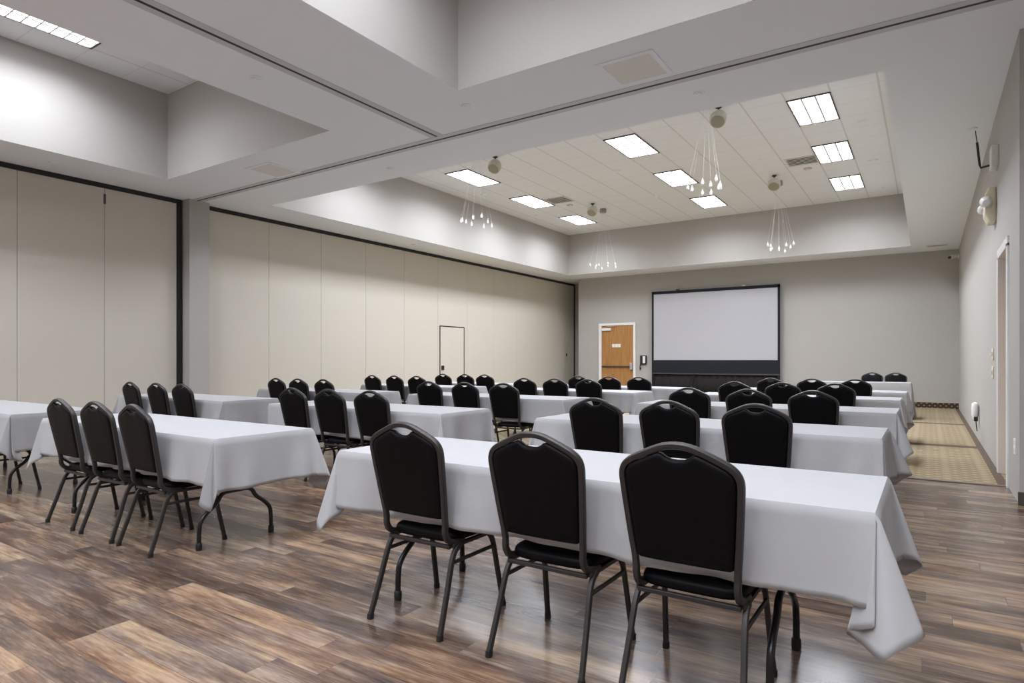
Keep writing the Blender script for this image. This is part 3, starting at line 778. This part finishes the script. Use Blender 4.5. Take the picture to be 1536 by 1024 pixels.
pendant(-7.54, 10.10, 4.02, 'wire pendant with glass drops at the near left of the tray', 3)
pendant(-2.95, 10.10, 4.04, 'wire pendant with glass drops at the near right of the tray', 4, 11)

# ------------------------------------------------------------------ vents, detectors, caps
def vent(x, y, z, w, l, label, slats=5, along='X'):
    t = thing('ceiling_vent', label, 'vent', (x, y, z), 0, 'ceiling vents')
    bm = BM(); e = .035
    for q in ((-w / 2, w / 2, -l / 2, -l / 2 + e), (-w / 2, w / 2, l / 2 - e, l / 2), (-w / 2, -w / 2 + e, -l / 2 + e, l / 2 - e), (w / 2 - e, w / 2, -l / 2 + e, l / 2 - e)): box(bm, q[0], q[1], q[2], q[3], -.012, -.0005)
    obj('frame', bm, M['vent'], t, bevel=.003)
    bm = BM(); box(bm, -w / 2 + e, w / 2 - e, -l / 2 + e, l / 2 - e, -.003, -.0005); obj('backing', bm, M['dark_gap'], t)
    for k in range(slats):
        bm = BM(); yy = -l / 2 + e + (l - 2 * e) * (k + .5) / slats; h = (l - 2 * e) / slats * .45
        for v in box(bm, -w / 2 + e, w / 2 - e, yy - h, yy + h, -.010, -.006): v.co.z += (v.co.y - yy) * .18
        obj('slat', bm, M['vent'], t)
vent(-8.09, 14.42, C, .62, .62, 'square louvered vent in the tray ceiling beside the left line of lights', 6)
vent(-2.22, 14.42, C, .62, .62, 'square louvered vent in the tray ceiling beside the right line of lights', 6)
vent(.18, 18.89, S, .46, .22, 'narrow vent in the low ceiling at the far right corner', 3)
def access(x, y, label):
    t = thing('ceiling_grille', label, 'grille', (x, y, S), 0, 'square soffit grilles')
    bm = BM(); w = .29; e = .05
    for q in ((-w, w, -w, -w + e), (-w, w, w - e, w), (-w, -w + e, -w + e, w - e), (w - e, w, -w + e, w - e)): box(bm, q[0], q[1], q[2], q[3], -.010, -.0005)
    obj('frame', bm, M['soffit'], t, bevel=.003)
    bm = BM(); box(bm, -w + e, w - e, -w + e, w - e, -.006, -.0005); obj('perforated_panel', bm, M['grille_panel'], t, label='beige perforated panel')
m = M['grille_panel'] = textured('perforated_panel', (.74, .735, .70), .6, scale=260, amount=.25)
access(-2.40, 5.80, 'square beige grille in the low ceiling over the right side')
access(-8.21, 5.88, 'square beige grille in the low ceiling over the left side')
def disc(name, x, y, z, r, label, cat, grp, red=False):
    t = thing(name, label, cat, (x, y, z), 0, grp)
    bm = BM(); lathe(bm, [(0, -.0005), (r, -.0005), (r, -.008), (r * .88, -.016), (r * .72, -.012), (0, -.011)], 22); obj('trim_ring', bm, M['red_ring'] if red else M['soffit'], t, smooth=40)
    bm = BM(); lathe(bm, [(0, -.0115), (r * .62, -.0115), (r * .58, -.022 if not red else -.045), (0, -.024 if not red else -.05)], 18); obj('cover' if red else 'reflector', bm, M['soffit'] if not red else M['white_plastic'], t, smooth=40)
for i, (x, y, w) in enumerate(((-.96, 12.63, 'right of the nearest light in the right line'), (-.96, 15.2, 'right of the second light in the right line'), (-.97, 17.75, 'right of the farthest light in the right line'),
        (-2.91, 13.9, 'left of the right tray vent'), (-2.96, 16.55, 'beyond the far right wire pendant'), (-2.93, 11.05, 'beside the near right ball speaker'),
        (-5.7, 10.3, 'between the left and middle lines of lights, nearest'), (-5.75, 12.9, 'between the left and middle lines of lights, second'), (-5.8, 15.5, 'between the left and middle lines of lights, farthest'),
        (-9.45, 12.9, 'beside the tray wall at left, nearer'), (-9.45, 15.6, 'beside the tray wall at left, farther'))):
    disc('recessed_downlight', x, y, C, .085, f'small round downlight in the tiles {w}', 'downlight', 'small round downlights')
disc('recessed_downlight', -8.30, 4.32, C, .085, 'small round downlight in the near left tray beside the cropped light', 'downlight', 'small round downlights')
for x, y, w in ((-2.2, 15.05, 'right'), (-8.10, 15.05, 'left')):
    disc('smoke_detector', x, y, C, .085, f'smoke detector with pale red ring just beyond the {w} tray vent', 'smoke detector', 'smoke detectors', True)
for x, y, w in ((-5.67, 3.86, 'left of the long track near the top'), (-4.32, 5.59, 'at the corner of the near right tray'), (-2.04, 6.70, 'between the cross track and far tray, right'), (-6.67, 6.79, 'between the cross track and far tray, left'),
                (-10.6, 11.6, 'above the long beige wall'), (-10.55, 3.9, 'above the beige wall at the far left'), (.45, 9.6, 'by the right wall above the doorway')):
    disc('ceiling_sprinkler', x, y, S, .06, f'round white sprinkler cover in the low ceiling {w}', 'sprinkler', 'sprinkler covers')

# ------------------------------------------------------------------ camera, world, colour
cam = bpy.data.cameras.new('camera'); co = bpy.data.objects.new('camera', cam); COL.objects.link(co)
cam.sensor_width = 36; cam.lens = 940.7 / 1536 * 36; cam.shift_y = 28 / 1536
co.location = (0, 0, 1.25); co.rotation_euler = (PI / 2, 0, math.atan2(624, 940.7)); cam.clip_start = .02
sc.camera = co
w = bpy.data.worlds.new('world'); sc.world = w; w.use_nodes = True
w.node_tree.nodes['Background'].inputs[0].default_value = (.9, .92, 1, 1); w.node_tree.nodes['Background'].inputs[1].default_value = .05
sc.view_settings.view_transform = 'Standard'; sc.view_settings.look = 'None'; sc.view_settings.gamma = 1; sc.view_settings.use_curve_mapping = False
sc.view_settings.exposure = 0.30
sc.cycles.use_denoising = True
sc.cycles.max_bounces = 10; sc.cycles.diffuse_bounces = 6
